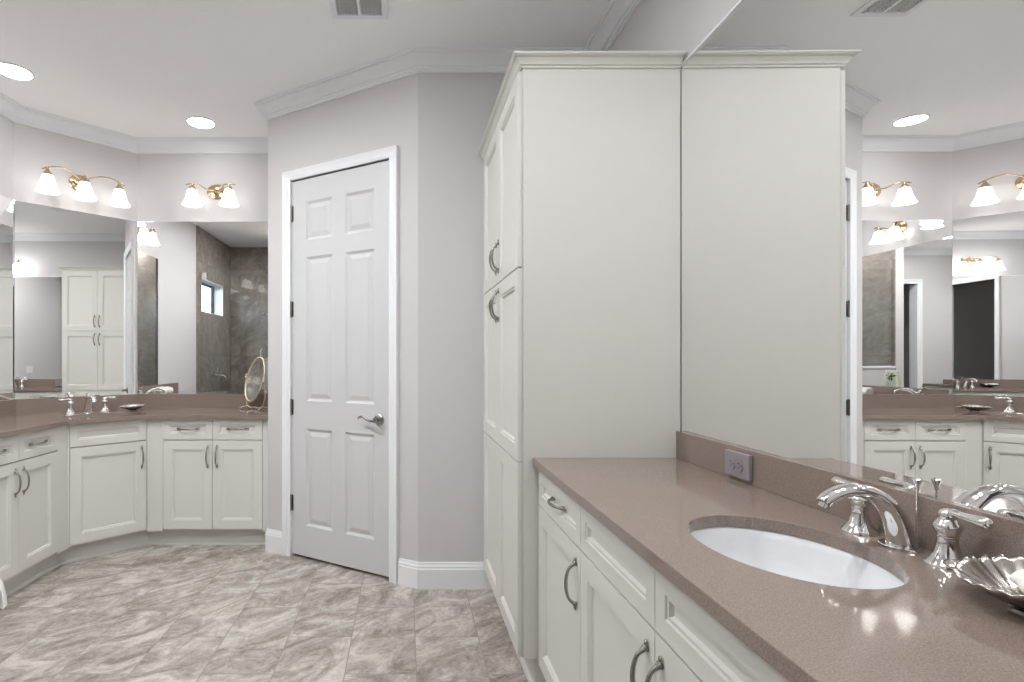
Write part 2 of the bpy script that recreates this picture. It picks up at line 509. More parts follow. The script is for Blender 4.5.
# window of the shower
win = bpy.data.objects.new('window_1', None); win.location = (XL - 0.1, (WY0 + WY1) / 2, WZ0); link(win, None, win.location); struct(win)
bm = bmesh.new()
x0, x1 = XL - 0.158, XL - 0.118
plate(bm, [(WY0, WZ0), (WY1, WZ0), (WY1, WZ1), (WY0, WZ1)], [[(WY0 + .035, WZ0 + .035), (WY1 - .035, WZ0 + .035), (WY1 - .035, WZ1 - .035), (WY0 + .035, WZ1 - .035)]],
      lambda u, v, d: V(d, u, v), x0, x1)
obj('window_frame', bm, M['black'], win, label='black metal window frame')
bm = bmesh.new(); box(bm, XL - 0.14, XL - 0.136, WY0 + .03, WY1 - .03, WZ0 + .03, WZ1 - .03)
obj('pane', bm, M['glass'], win)
bm = bmesh.new()   # white lining of the deep reveal
plate(bm, [(WY0, WZ0), (WY1, WZ0), (WY1, WZ1), (WY0, WZ1)], [[(WY0 + .008, WZ0 + .008), (WY1 - .008, WZ0 + .008), (WY1 - .008, WZ1 - .008), (WY0 + .008, WZ1 - .008)]],
      lambda u, v, d: V(d, u, v), XL - 0.117, XL + 0.008)
obj('reveal', bm, M['trim'], win, label='white window reveal')

# crown moulding, baseboards
CR = [(0, 2.879), (0.009, 2.879), (0.012, 2.882), (0.012, 2.892), (0.019, 2.894), (0.021, 2.899), (0.021, 2.905), (0.027, 2.907), (0.031, 2.917), (0.040, 2.932), (0.052, 2.945), (0.066, 2.954), (0.072, 2.956), (0.072, 2.963), (0.080, 2.965), (0.082, CEIL), (0, CEIL)]
bm = bmesh.new()
sweep(bm, [(XS, YS), (XS, YS - .10), (XB, YS - .65), (XB, YB), (XR, YB), (XR, 2.99), P1, P0, (P0[0], YF), C1, C2, (XL, 2.45)], CR)
struct(obj('trim_1', bm, M['trim']))
BB = [(0, 0), (0.016, 0), (0.016, 0.108), (0.013, 0.114), (0.013, 0.124), (0.009, 0.132), (0.006, 0.146), (0, 0.146)]
def pt(t): return (P1[0] + DU.x * t, P1[1] + DU.y * t)
for nm, path in (('baseboard_door', [(0.500, 2.99), P1, pt(t_r - 0.062)]), ('baseboard_door_end', [pt(t_l + 0.062), P0, (P0[0], 3.62)]),
                 ('baseboard_shower', [(XS, YS), (XS, YS - .10), (XB, YS - .65), (XB, YB), (DX0 - 0.09, YB)]), ('baseboard_left', [(XL, 2.14), (XL, 1.562)])):
    bm = bmesh.new(); sweep(bm, path, BB); struct(obj(nm, bm, M['trim']))

def casing(name, O, U, N, u0, u1, zt, wdt=0.072):
    """moulded casing round an opening; O on the wall face, N towards the room"""
    bm = bmesh.new()
    prof = [(0, 0), (0, 0.012), (0.012, 0.017), (0.030, 0.015), (0.046, 0.020), (0.058, 0.024), (wdt, 0.024), (wdt, 0)]   # (away from opening, out of wall)
    rings = []
    for (u, z, du, dz) in ((u0, 0, -1, 0), (u0, zt, -1, 1), (u1, zt, 1, 1), (u1, 0, 1, 0)):
        rings.append([bm.verts.new(O + U * (u + du * a) + Zv * (z + dz * a) + N * b) for a, b in prof])
    k = len(prof)
    for a, b in zip(rings, rings[1:]):
        for j in range(k): bm.faces.new((a[j], a[(j + 1) % k], b[(j + 1) % k], b[j]))
    bm.faces.new(rings[0]); bm.faces.new(rings[-1][::-1])
    # jamb lining of the opening
    for uu, sg in ((u0, 1), (u1, -1)):
        obox(bm, O, U, N, min(uu, uu + sg * .0001) - (0.012 if sg > 0 else 0), max(uu, uu + sg * .0001) + (0.012 if sg < 0 else 0), -0.115, 0.0, 0, zt)
    obox(bm, O, U, N, u0 - .012, u1 + .012, -0.115, 0.0, zt, zt + .012)
    return struct(obj(name, bm, M['trim']))
casing('trim_4', O1, DU, DRM, t_r, t_l, z_top, 0.058)
casing('trim_5', V(0, YB), V(1, 0), V(0, 1), DX0, DX1, z_top, 0.072)

# white six-panel door
d1 = bpy.data.objects.new('door_1', None)
dO = O1 + DU * t_l
d1.location = dO; link(d1, None, dO); struct(d1)
DR = -DU                                                  # left to right as one looks at the door
Lw, Lh, lz = (t_l - t_r) - 0.007, 2.412, 0.018
LO = dO + DR * 0.0035 + DRM * (-0.006) + Zv * lz
bm = bmesh.new()
cols = ((0.118, 0.330), (0.432, 0.644)); rows = ((0.215, 0.834), (1.012, 1.930), (2.040, 2.285))
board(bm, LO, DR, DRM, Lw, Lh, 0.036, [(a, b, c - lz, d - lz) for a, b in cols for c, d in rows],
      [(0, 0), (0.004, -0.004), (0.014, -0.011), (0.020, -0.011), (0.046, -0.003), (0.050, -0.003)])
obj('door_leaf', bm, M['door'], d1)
for hz in (0.348, 0.968, 1.603, 2.222):
    bm = bmesh.new()
    tube(bm, [dO + DR * 0.001 + DRM * 0.004 + Zv * (hz - .05), dO + DR * 0.001 + DRM * 0.004 + Zv * (hz + .05)], 0.0065, 10)
    for k in (-0.052, 0.052):
        lathe(bm, [(0, -.003), (.005, -.002), (.0055, 0), (.005, .002), (0, .003)], at(dO + DR * .001 + DRM * .004 + Zv * (hz + k)), 10)
    obox(bm, dO, DR, DRM, -0.012, 0.016, -0.008, -0.0035, hz - 0.05, hz + 0.05)
    obj('hinge', bm, M['nickel'], d1, label='satin nickel door hinge')
HO = O1 + DU * (t_r + 0.078) + DRM * (-0.006) + Zv * 0.925
bm = bmesh.new()
lathe(bm, [(0.034, 0), (0.034, 0.004), (0.031, 0.009), (0.018, 0.012), (0.013, 0.014), (0.012, 0.040), (0.015, 0.044), (0.014, 0.054), (0, 0.058)], frame(HO, DU, Zv.copy(), DU.cross(Zv) if DU.cross(Zv).dot(DRM) > 0 else -DU.cross(Zv)), 24)
lp = smooth_pts([(0, 0.048, 0.0, 0.011), (0.025, 0.05, -0.004, 0.0095), (0.055, 0.05, 0.002, 0.008), (0.085, 0.048, 0.016, 0.0075), (0.108, 0.045, 0.014, 0.007), (0.120, 0.044, 0.006, 0.005)], 5)
tube(bm, [HO + DU * u + DRM * d + Zv * z for u, d, z, r in lp], [r for *_, r in lp], 12, side=Zv.copy(), flat=[r * 0.75 for *_, r in lp])
obj('lever_handle', bm, M['nickel'], d1, smooth=True, autos=50, label='satin nickel wave lever handle on a round rose')

# ------------------------------------------------------------------ tall linen cabinet
D1Y = 2.033
tall = thing('linen_cabinet', 'tall cream linen cabinet with crown moulding and stacked panel doors, beside the right-hand vanity', 'cabinet', (0.745, 2.5, 0))
bm = bmesh.new()
box(bm, 0.4455, 0.463, 2.052, 2.984, 0.142, 2.40); box(bm, 0.463, 1.046, 2.052, 2.068, 0.142, 2.40); box(bm, 0.463, 1.046, 2.968, 2.984, 0.142, 2.40)
box(bm, 1.030, 1.046, 2.068, 2.968, 0.142, 2.40); box(bm, 0.463, 1.030, 2.068, 2.968, 0.142, 0.16); box(bm, 0.463, 1.030, 2.068, 2.968, 2.384, 2.40)
box(bm, 0.4455, 0.4485, 2.038, 2.052, 0.142, 2.385)
obj('carcass', bm, M['cream'], tall)
bm = bmesh.new(); box(bm, 0.4492, A_MIR - 0.002, D1Y, D1Y + 0.0175, 0.142, 2.386)
obj('side_panel', bm, M['cream'], tall)
bm = bmesh.new(); box(bm, 0.500, 1.046, 2.052, 2.984, 0, 0.142)
sweep(bm, [(0.500, 2.984), (0.500, 2.056)], [(0, 0), (-0.014, 0), (-0.013, 0.008), (-0.008, 0.014), (0, 0.018)])
obj('toe_kick', bm, M['cream'], tall)
bm = bmesh.new()
sweep(bm, [(0.4455, 2.984), (0.4455, D1Y), (A_MIR - .003, D1Y)],
      [(0, 2.384), (-0.006, 2.384), (-0.007, 2.390), (-0.013, 2.393), (-0.016, 2.401), (-0.026, 2.413), (-0.036, 2.417), (-0.038, 2.420), (-0.041, 2.421), (-0.041, 2.4275), (0, 2.4275)])
box(bm, 0.4455, 1.046, D1Y, 2.984, 2.4005, 2.4275)
obj('crown', bm, M['cream'], tall)
# doors face -x; as one looks at them left is far (+y), right is near
for ri, (z0, z1, hz) in enumerate(((1.632, 2.374, 1.632 + 0.115), (0.890, 1.626, 1.626 - 0.100), (0.145, 0.884, None))):
    for (ya, yb, hs) in ((2.9150, 2.4740, 1), (2.4710, 2.037, -1)):
        bm = bmesh.new()
        wd = ya - yb; fr = 0.060
        board(bm, V(0.429, ya, z0), V(0, -1), V(-1, 0), wd, z1 - z0, 0.0155, [(fr, wd - fr, fr, z1 - z0 - fr)], CABP)
        dr = obj('door', bm, M['cream'], tall)
        if hz:
            yy = 2.4725 + (0.028 if hs == 1 else -0.034)
            pull(dr, V(0.429, yy, hz), Zv.copy(), V(-1, 0))

# ------------------------------------------------------------------ base cabinets
def base_unit(name, label, cat, O, U, N, wd, depth, fronts, carc_poly=None, fill=(0, 0), toe=0.075, group=None, zb=0.11, ztop=0.872, toe_cut=(0, 0)):
    """O: floor point at the left end of the door plane; U left->right, N outward. fronts: (kind,u0,u1,z0,z1,handle)"""
    root = thing(name, label, cat, O + U * (wd / 2) - N * (depth / 2), group)
    bm = bmesh.new()
    th = 0.018
    if carc_poly is None:
        obox(bm, O, U, N, 0, wd, -0.020 - th, -0.020, zb, ztop)                      # face
        obox(bm, O, U, N, 0, th, -depth, -0.020 - th, zb, ztop); obox(bm, O, U, N, wd - th, wd, -depth, -0.020 - th, zb, ztop)
        obox(bm, O, U, N, th, wd - th, -depth, -depth + 0.008, zb, ztop); obox(bm, O, U, N, th, wd - th, -depth + 0.008, -0.020 - th, zb, zb + th)
    else:
        obox(bm, O, U, N, 0.004, wd - 0.004, -0.020 - th, -0.020, zb, ztop)
        prism(bm, carc_poly, zb, zb + th)
    for f0, f1 in ((0, fill[0]), (wd - fill[1], wd)):
        if f1 - f0 > 0.004:
            obox(bm, O, U, N, f0 + (.0012 if f0 > 0 else 0), f1 - (.0012 if f1 < wd else 0), -0.020, -0.002, zb, ztop)
    obj('carcass', bm, M['cream'], root)
    bm = bmesh.new()
    obox(bm, O, U, N, toe_cut[0], wd - toe_cut[1], -toe - 0.015, -toe, 0, zb)
    a = O + U * toe_cut[0] - N * toe; b = O + U * (wd - toe_cut[1]) - N * toe
    sweep(bm, [(a.x, a.y), (b.x, b.y)], [(0, 0), (0.016, 0), (0.015, 0.009), (0.009, 0.016), (0, 0.020)], -1.0)
    obj('toe_kick', bm, M['cream'], root)
    for kind, u0, u1, z0, z1, hd in fronts:
        bm = bmesh.new()
        w_, h_ = u1 - u0, z1 - z0
        fr = 0.060 if kind == 'door' else 0.039
        board(bm, O + U * u0 + Zv * z0, U, N, w_, h_, 0.0185, [(fr, w_ - fr, fr, h_ - fr)], CABP)
        d = obj('door' if kind == 'door' else ('drawer' if hd else 'false_front'), bm, M['cream'], root)
        if hd == 'c':
            pull(d, O + U * ((u0 + u1) / 2) + Zv * ((z0 + z1) / 2) - N * 0.010, U, N)
        elif hd in ('l', 'r'):
            pull(d, O + U * (u0 + 0.030 if hd == 'l' else u1 - 0.030) + Zv * (z1 - 0.108), Zv.copy(), N)
    return root

g = 0.0015
DZ0, DZ1, RZ0, RZ1 = 0.1265, 0.727, 0.7335, 0.862
# right-hand vanity: faces -x, left end is far
RX = 0.505
def ry(y): return 2.028 - y
base_unit('base_cabinet', 'cream base cabinet with one drawer and one door, against the tall cabinet, right-hand vanity', 'cabinet', V(RX, 2.028), V(0, -1), V(-1, 0), 0.486, 0.522,
          [('drawer', 0.006, ry(1.542 + g), RZ0, RZ1, 'c'), ('door', 0.006, ry(1.542 + g), DZ0, DZ1, 'r')], group=None)
base_unit('sink_cabinet', 'cream sink base cabinet with two false fronts and two doors under the nearest oval sink', 'cabinet', V(RX, 1.5415), V(0, -1), V(-1, 0), 0.922, 0.522,
          [('false', g, 0.4605 - g, RZ0, RZ1, None), ('door', g, 0.4605 - g, DZ0, DZ1, 'r'), ('false', 0.4605 + g, 0.922 - g, RZ0, RZ1, None), ('door', 0.4605 + g, 0.922 - g, DZ0, DZ1, 'l')])
base_unit('base_cabinet', 'cream base cabinet at the doorway end of the right-hand vanity', 'cabinet', V(RX, 0.619), V(0, -1), V(-1, 0), 0.60, 0.522,
          [('drawer', g, 0.46, RZ0, RZ1, 'c'), ('door', g, 0.46, DZ0, DZ1, 'l')], fill=(0, 0.138))

# corner vanity
FY, LX = 3.63, -2.081
fU = V(1, 0)
base_unit('base_cabinet', 'cream two-drawer two-door base cabinet of the corner vanity, next to the white door', 'cabinet', V(-1.7495, FY), fU, V(0, -1), 0.8285, 0.52,
          [('drawer', 0.1085, 0.4410, RZ0, RZ1 + .012, 'c'), ('drawer', 0.4440, 0.7800, RZ0, RZ1 + .012, 'c'), ('door', 0.1085, 0.4410, DZ0, DZ1, 'r'), ('door', 0.4440, 0.7800, DZ0, DZ1, 'l')],
          fill=(0.107, 0.047), toe_cut=(-0.0311, 0))
dU = V(s2, s2); dN = V(s2, -s2)
dw = 0.4688
dia = base_unit('sink_cabinet', 'cream diagonal corner sink cabinet with one wide false front over a single door', 'cabinet', V(LX, 3.2985), dU, dN, dw, 0.55,
          [('false', 0.013, dw - 0.006, RZ0, RZ1 + .012, None), ('door', 0.013, dw - 0.006, DZ0, DZ1, 'r')], fill=(0.0115, 0.0045),
          carc_poly=[(-1.79, 3.70), (-2.14, 3.35), (-2.61, 3.35), (-2.61, 3.60), (-2.08, 4.13), (-1.79, 4.13)], toe_cut=(-0.0311, -0.0311))
lU = V(0, 1)
base_unit('base_cabinet', 'cream two-drawer two-door base cabinet at the far left edge, left of the diagonal sink cabinet', 'cabinet', V(LX, 2.571), lU, V(1, 0), 0.7275, 0.53,
          [('drawer', g, 0.3110, RZ0, RZ1 + .012, 'c'), ('drawer', 0.3140, 0.6360, RZ0, RZ1 + .012, 'c'), ('door', g, 0.3110, DZ0, DZ1, 'r'), ('door', 0.3140, 0.6360, DZ0, DZ1, 'l')],
          fill=(0, 0.090), toe_cut=(0, -0.0311))
base_unit('base_cabinet', 'cream single-door end cabinet of the corner vanity, beyond the left edge near the shower', 'cabinet', V(LX, 2.16), lU, V(1, 0), 0.410, 0.52,
          [('drawer', g, 0.408, RZ0, RZ1 + .012, 'c'), ('door', g, 0.408, DZ0, DZ1, 'r')])

# ------------------------------------------------------------------ worktops
ZC, ZU = 0.905, 0.876
SK = (0.765, 1.080, 0.160, 0.207)
def worktop(name, label, outline, hole, org):
    root = thing(name, label, 'countertop', org)
    bm = bmesh.new(); plate(bm, outline, [hole], lambda u, v, d: V(u, v, d), ZU, ZC)
    obj('slab', bm, M['quartz'], root, bevel=0.002)
    return root
wr = worktop('countertop', 'polished taupe quartz vanity top with oval sink cutout in the right foreground',
             [(0.479, 0.0), (1.047, 0.0), (1.047, 2.0315), (0.484, 2.0315)], ellipse(*SK), (0.765, 1.0, ZU))
bm = bmesh.new()
bx0 = 1.0285
vs = [(bx0, 0.0), (A_MIR - EPS * 2.033 + .0035, 0.0), (A_MIR + .0035, 2.0315), (bx0 + .0005, 2.0315)]
prism(bm, vs, ZC, 1.007)
box(bm, 0.80, bx0 - .0005, 0.0, 0.02, ZC, 0.965)
obj('backsplash', bm, M['quartz'], wr, bevel=0.0015)
DS = (-2.052, 3.580, 0.20, 0.150)
wl = worktop('countertop', 'taupe quartz top of the far corner vanity, with diagonal front and small oval sink',
             [(-0.9195, 3.595), (-0.9195, 4.169), (-2.0838, 4.169), (-2.6415, 3.6113), (-2.6415, 2.15), (-2.058, 2.15), (-2.058, 3.272), (-1.735, 3.595)],
             ellipse(DS[0], DS[1], DS[2], DS[3], 48, PI / 4), (-1.9, 3.6, ZU))
bm = bmesh.new()
in_ = lambda d: [(-0.9195, 4.165 - d), (-2.083 + d * .4142, 4.165 - d), (-2.6375 + d, 3.6105 - d * .4142), (-2.6375 + d, 2.15)]
prism(bm, in_(0.020) + [(-2.641, 2.15), (-2.641, 3.6115), (-2.0842, 4.169), (-0.9195, 4.169)], ZC, 1.007)
obj('backsplash', bm, M['quartz'], wl)

# sinks
def sink(label, cx, cy, rx, ry_, rot, drain):
    root = thing('sink', label, 'sink', (cx, cy, 0.72))
    R = Matrix.Translation((cx, cy, ZU - 0.0005)) @ Matrix.Rotation(rot, 4, 'Z')
    bm = bmesh.new()
    prof = [(1.09, 0.0), (1.02, 0.0), (1.005, -0.004), (0.985, -0.02), (0.95, -0.05), (0.88, -0.085), (0.74, -0.118), (0.52, -0.138), (0.28, -0.146), (0.10, -0.149)]
    outer = [(0.10, -0.158), (0.30, -0.156), (0.55, -0.148), (0.78, -0.127), (0.92, -0.092), (0.99, -0.05), (1.02, -0.014), (1.09, -0.012)]
    seg = 56; rings = []
    for r, z in prof + outer:
        rings.append([bm.verts.new(R @ Vector((rx * r * math.cos(2 * PI * i / seg), ry_ * r * math.sin(2 * PI * i / seg), z))) for i in range(seg)])
    rings.append(rings[0])
    for a, b in zip(rings, rings[1:]):
        for i in range(seg):
            bm.faces.new((a[i], a[(i + 1) % seg], b[(i + 1) % seg], b[i]))
    obj('basin', bm, M['porcelain'], root, smooth=True, autos=50)
    bm = bmesh.new()
    lathe(bm, [(0.0, -0.1425), (0.012, -0.143), (0.014, -0.1445), (0.019, -0.1455), (0.022, -0.1475), (0.022, -0.156), (0, -0.156)], at(V(cx, cy, ZU)), 24)
    obj('drain', bm, M['chrome'], root, smooth=True, label='chrome pop-up drain')
sink('white oval undermount sink in the right foreground worktop', *SK, 0, None)
sink('white oval undermount sink in the far diagonal corner worktop', DS[0], DS[1], DS[2], DS[3], PI / 4, None)

# ------------------------------------------------------------------ faucets
def bell_handle(root, O, B, lever, hs=0.83, ls=0.72):
    """bell shaped valve body at O (on the worktop), lever points along `lever`"""
    bm = bmesh.new()
    lathe(bm, [(0.0, 0.0), (0.033, 0.0), (0.033, 0.004), (0.030, 0.007), (0.0285, 0.010), (0.025, 0.015), (0.019, 0.028), (0.0155, 0.044), (0.0140, 0.056), (0.0150, 0.059), (0.0150, 0.063), (0.0138, 0.066),
               (0.0165, 0.072), (0.0205, 0.082), (0.0215, 0.087), (0.0190, 0.091), (0.0150, 0.098), (0.0120, 0.103), (0.0, 0.106)], at(O) @ Matrix.Diagonal((1, 1, hs, 1)), 28)
    h = obj('valve', bm, M['chrome'], root, smooth=True, autos=60)
    bm = bmesh.new()
    lathe(bm, [(0, -0.013), (0.008, -0.011), (0.013, -0.004), (0.0135, 0.003), (0.010, 0.010), (0, 0.0135)], at(O + Zv * (0.108 * hs)), 20)
    lp = smooth_pts([(0.0, 0.112, 0.0085), (0.015, 0.1145, 0.0075), (0.030, 0.1125, 0.0065), (0.050, 0.1095, 0.0075), (0.072, 0.1065, 0.0095), (0.088, 0.105, 0.0100), (0.096, 0.1045, 0.0085), (0.101, 0.1045, 0.0045)], 4)
    tube(bm, [O + lever * (d * ls) + Zv * (z - 0.108 * (1 - hs) + d * 0.10) for d, z, r in lp], [r for *_, r in lp], 14)
    obj('lever', bm, M['chrome'], h, smooth=True)

def faucet(label, O, fwd, side, spread):
    """widespread faucet; O spout base on the worktop, fwd towards the basin, side along the wall (to the right seen from the front)"""
    root = thing('faucet', label, 'faucet', O)
    bm = bmesh.new()
    # (forward, up, half width, half thickness)
    c = smooth_pts([(-0.004, 0.001, 0.0270, 0.0230), (-0.003, 0.012, 0.0262, 0.0205), (0.002, 0.034, 0.0250, 0.0185), (0.011, 0.060, 0.0240, 0.0165), (0.026, 0.084, 0.0230, 0.0145), (0.048, 0.103, 0.0215, 0.0125),
                    (0.074, 0.1125, 0.0200, 0.0112), (0.100, 0.1125, 0.0185, 0.0105), (0.122, 0.105, 0.0170, 0.0105), (0.137, 0.0945, 0.0155, 0.0110), (0.143, 0.0875, 0.0145, 0.0110)], 6)
    tube(bm, [O + fwd * (f * 1.07) + Zv * z for f, z, a, b in c], [a for f, z, a, b in c], 24, side=side, flat=[b * 1.18 for f, z, a, b in c])
    sp = obj('spout', bm, M['chrome'], root, smooth=True, autos=60)
    bm = bmesh.new()
    prism(bm, [((O + fwd * x + side * y).x, (O + fwd * x + side * y).y) for x, y in ellipse(-0.002, 0, 0.034, 0.036, 32)], O.z, O.z + 0.006)
    obj('escutcheon', bm, M['chrome'], sp, bevel=0.002)
    bm = bmesh.new()
    tube(bm, [O + fwd * 0.1495 + Zv * 0.087, O + fwd * 0.153 + Zv * 0.079], 0.010, 16)
    obj('aerator', bm, M['chrome'], sp, smooth=True, autos=50)
    bm = bmesh.new()
    q = O - fwd * 0.034
    tube(bm, [q + Zv * 0.0, q + Zv * 0.118], 0.0022, 8)
    lathe(bm, [(0, 0.112), (0.0035, 0.114), (0.004, 0.122), (0.0075, 0.130), (0.0085, 0.134), (0.006, 0.137), (0, 0.138)], at(q), 14)
    obj('lift_rod', bm, M['chrome'], root, smooth=True, autos=50)
    for s in (-1, 1):
        bell_handle(root, O + side * (s * spread), None, side * s)
FO = V(0.988, 1.068, ZC)
faucet('polished chrome widespread faucet with arched spout behind the right foreground sink', FO, V(-1, 0), V(0, -1), 0.094)
FD = V(-2.222, 3.750, ZC)
faucet('small distant chrome faucet with two lever handles on the diagonal corner sink', FD, dN, dU, 0.108)

# ------------------------------------------------------------------ wall mirrors
def mirror(label, a, b, z0, z1, th=0.005, edge_hl=False):
    """silvered face runs a->b (room on the left)"""
    a = V(*a); b = V(*b); U = (b - a).normalized(); N = V(U.y, -U.x); L_ = (b - a).length
    root = thing('wall_mirror', label, 'mirror', (a + b) / 2 + Zv * z0)
    bm = bmesh.new(); obox(bm, a, U, N, 0, L_, 0, th, z0, z1)
    obj('glass', bm, M['mirror'], root)
    if edge_hl:
        bm = bmesh.new(); obox(bm, a, U, N, 0, L_, -0.004, th, z1, z1 + 0.007)  # white strip stands in for the bright glint of the bevelled edge
        obj('edge_highlight', bm, M['trim'], root, label='thin white strip drawn for the highlight on the bevelled top edge')
    return root
mirror('huge frameless wall mirror above the right-hand vanity, reaching the tall cabinet', (A_MIR - EPS * 2.033, 0.002), (A_MIR, 2.0315), 1.0075, 2.390, edge_hl=True)
mirror('frameless wall mirror on the far wall above the corner vanity, reflecting the brown shower', (-0.9195, 4.165), (-2.0825, 4.165), 1.0075, 2.350)
mirror('frameless diagonal wall mirror behind the corner faucet, reflecting the tall cabinet', (-2.0840, 4.1648), (-2.6325, 3.6065), 1.0075, 2.350)
mirror('frameless wall mirror on the left wall, cut by the left edge', (-2.6375, 3.610), (-2.6375, 2.617), 1.0075, 2.350)

# ------------------------------------------------------------------ wall lamps
def sconce(label, C, U, N, offs, group=None, shade='shade'):
    """C plate centre on the wall, U to the right seen from the front, N towards the room"""
    root = thing('wall_lamp', label, 'lamp', C, group)
    W = lambda u, n_, z: C + U * u + N * n_ + Zv * z
    mtx = frame(C + N * 0.0, U, Zv.copy(), N)
    bm = bmesh.new()
    lathe(bm, [(0, 0), (0.072, 0.0), (0.074, 0.006), (0.068, 0.012), (0.060, 0.014), (0.050, 0.022), (0.032, 0.031), (0.015, 0.034), (0, 0.035)], mtx, 32, 1.0, 0.80)
    obj('backplate', bm, M['brass'], root, smooth=True, autos=45)
    e = max(offs)
    bm = bmesh.new()
    if len(offs) == 3:
        ctl = []
        for s in (-1, 1):
            pts = smooth_pts([(0, 0.030, 0.010), (s * 0.03, 0.060, 0.022), (s * 0.09, 0.10, 0.046), (s * 0.15, 0.125, 0.050), (s * 0.21, 0.13, 0.036), (s * (e + 0.035), 0.13, 0.012)], 6)
            tube(bm, [W(*p) for p in pts], [0.0058 - 0.0015 * i / len(pts) for i in range(len(pts))], 10)
        pts = smooth_pts([(0, 0.03, 0.0), (0, 0.08, 0.026), (0, 0.13, 0.022)], 6)
        tube(bm, [W(*p) for p in pts], 0.006, 10)
        zc = 0.022
    else:
        for s in (-1, 1):
            pts = smooth_pts([(0, 0.032, 0.004), (s * 0.045, 0.070, -0.004), (s * 0.085, 0.112, 0.014), (s * 0.125, 0.13, 0.022), (s * (e + 0.015), 0.13, 0.023), (s * (e + 0.048), 0.13, 0.018)], 6)
            tube(bm, [W(*p) for p in pts], [0.0060 - 0.0018 * i / len(pts) for i in range(len(pts))], 10)
        zc = 0.022
    obj('arm', bm, M['brass'], root, smooth=True)
    for o_ in offs:
        P = W(o_, 0.13, zc)
        bm = bmesh.new()
        lathe(bm, [(0, 0.008), (0.006, 0.006), (0.007, 0.0), (0.009, -0.006), (0.020, -0.024), (0.034, -0.040), (0.036, -0.046), (0.032, -0.046), (0.010, -0.030), (0, -0.030)], at(P), 20)
        cp = obj('socket_cap', bm, M['brass'], root, smooth=True, autos=50)
        bm = bmesh.new()
        outr = [(0.0300, -0.043), (0.035, -0.053), (0.040, -0.070), (0.045, -0.092), (0.051, -0.114), (0.059, -0.135), (0.070, -0.153), (0.073, -0.160)]
        prof = outr + [(r - 0.0035, z + 0.001) for r, z in outr[::-1]]
        seg = 28; rings = [[bm.verts.new((P.x + r * math.cos(2 * PI * i / seg), P.y + r * math.sin(2 * PI * i / seg), P.z + z)) for i in range(seg)] for r, z in prof]
        rings.append(rings[0])
        for a, b in zip(rings, rings[1:]):
            for i in range(seg): bm.faces.new((a[i], a[(i + 1) % seg], b[(i + 1) % seg], b[i]))
        obj('lamp_shade', bm, M[shade], root, smooth=True, label='glowing white bell glass shade')
sconce('two-light antique brass wall lamp above the far mirror, left of the white door', V(-1.468, YF - .001, 2.580), V(1, 0), V(0, -1), (-0.139, 0.139))
dc = V((C1[0] + C2[0]) / 2 - .0, (C1[1] + C2[1]) / 2, 2.556)
sconce('three-light antique brass wall lamp with wavy arm above the diagonal mirror', dc, dU, dN, (-0.225, 0.0, 0.225))
sconce('two-light antique brass wall lamp on the left wall, seen only reflected in the far mirror', V(XL + .001, 3.10, 2.556), V(0, 1), V(1, 0), (-0.085, 0.085))
sconce('three-light antique brass wall lamp above the right-hand mirror, seen only reflected', V(XR - .001, 0.93, 2.58), V(0, -1), V(-1, 0), (-0.225, 0.0, 0.225), shade='shade_strong')

# ------------------------------------------------------------------ recessed ceiling lamps, some added as unseen fill, and vent
def can(label, x, y, r=0.088, lens='lens'):
    root = thing('ceiling_lamp', label, 'lamp', (x, y, CEIL), 'recessed ceiling lamps')
    bm = bmesh.new()
    prof = [(r, -0.001), (r + 0.010, -0.001), (r + 0.011, -0.004), (r + 0.008, -0.007), (r + 0.004, -0.009), (r, -0.006)]
    seg = 40; rings = [[bm.verts.new((x + q * math.cos(2 * PI * i / seg), y + q * math.sin(2 * PI * i / seg), CEIL + z)) for i in range(seg)] for q, z in prof]
    rings.append(rings[0])
    for a, b in zip(rings, rings[1:]):
        for i in range(seg): bm.faces.new((a[i], a[(i + 1) % seg], b[(i + 1) % seg], b[i]))
    obj('trim_ring', bm, M['trim'], root, smooth=True)
    bm = bmesh.new(); lathe(bm, [(0, -0.005), (r - .002, -0.005), (r - .002, -0.001), (0, -0.001)], at(V(x, y, CEIL)), 40)
    obj('lens', bm, M[lens], root, label='glowing white lamp lens')
can('round recessed ceiling lamp over the far mirror, right of the diagonal lamp', -1.46, 3.83, lens='lens_soft')
can('round recessed ceiling lamp cut by the left edge of the photo', -2.30, 3.15, lens='lens_soft')
can('added fill lamp in the ceiling in front of the white door, unseen above', -0.55, 2.0, lens='fill_lens_mid')  # added to brighten the door and the wall beside it
can('added strong fill lamp in the ceiling over the middle of the floor, unseen above', -1.45, 2.25, lens='fill_lens_strong')  # added to lift the far cabinets, left floor and ceiling bounce
can('added fill lamp in the ceiling over the right-hand vanity, unseen above', 0.05, 0.80)  # added fill for the worktop and tall cabinet side
can('added fill lamp in the ceiling by the doorway, unseen above', -0.55, 0.85)  # added fill for the near part of the room
can('added fill lamp in the ceiling of the dim hall behind the doorway, unseen', 0.1, -1.7, lens='lens_soft')  # added to lighten the hall as mirrored
can('added fill lamp in the ceiling inside the shower, kept out of sight', -1.70, 1.21)  # added to light the dark tiles, placed where no mirror shows it

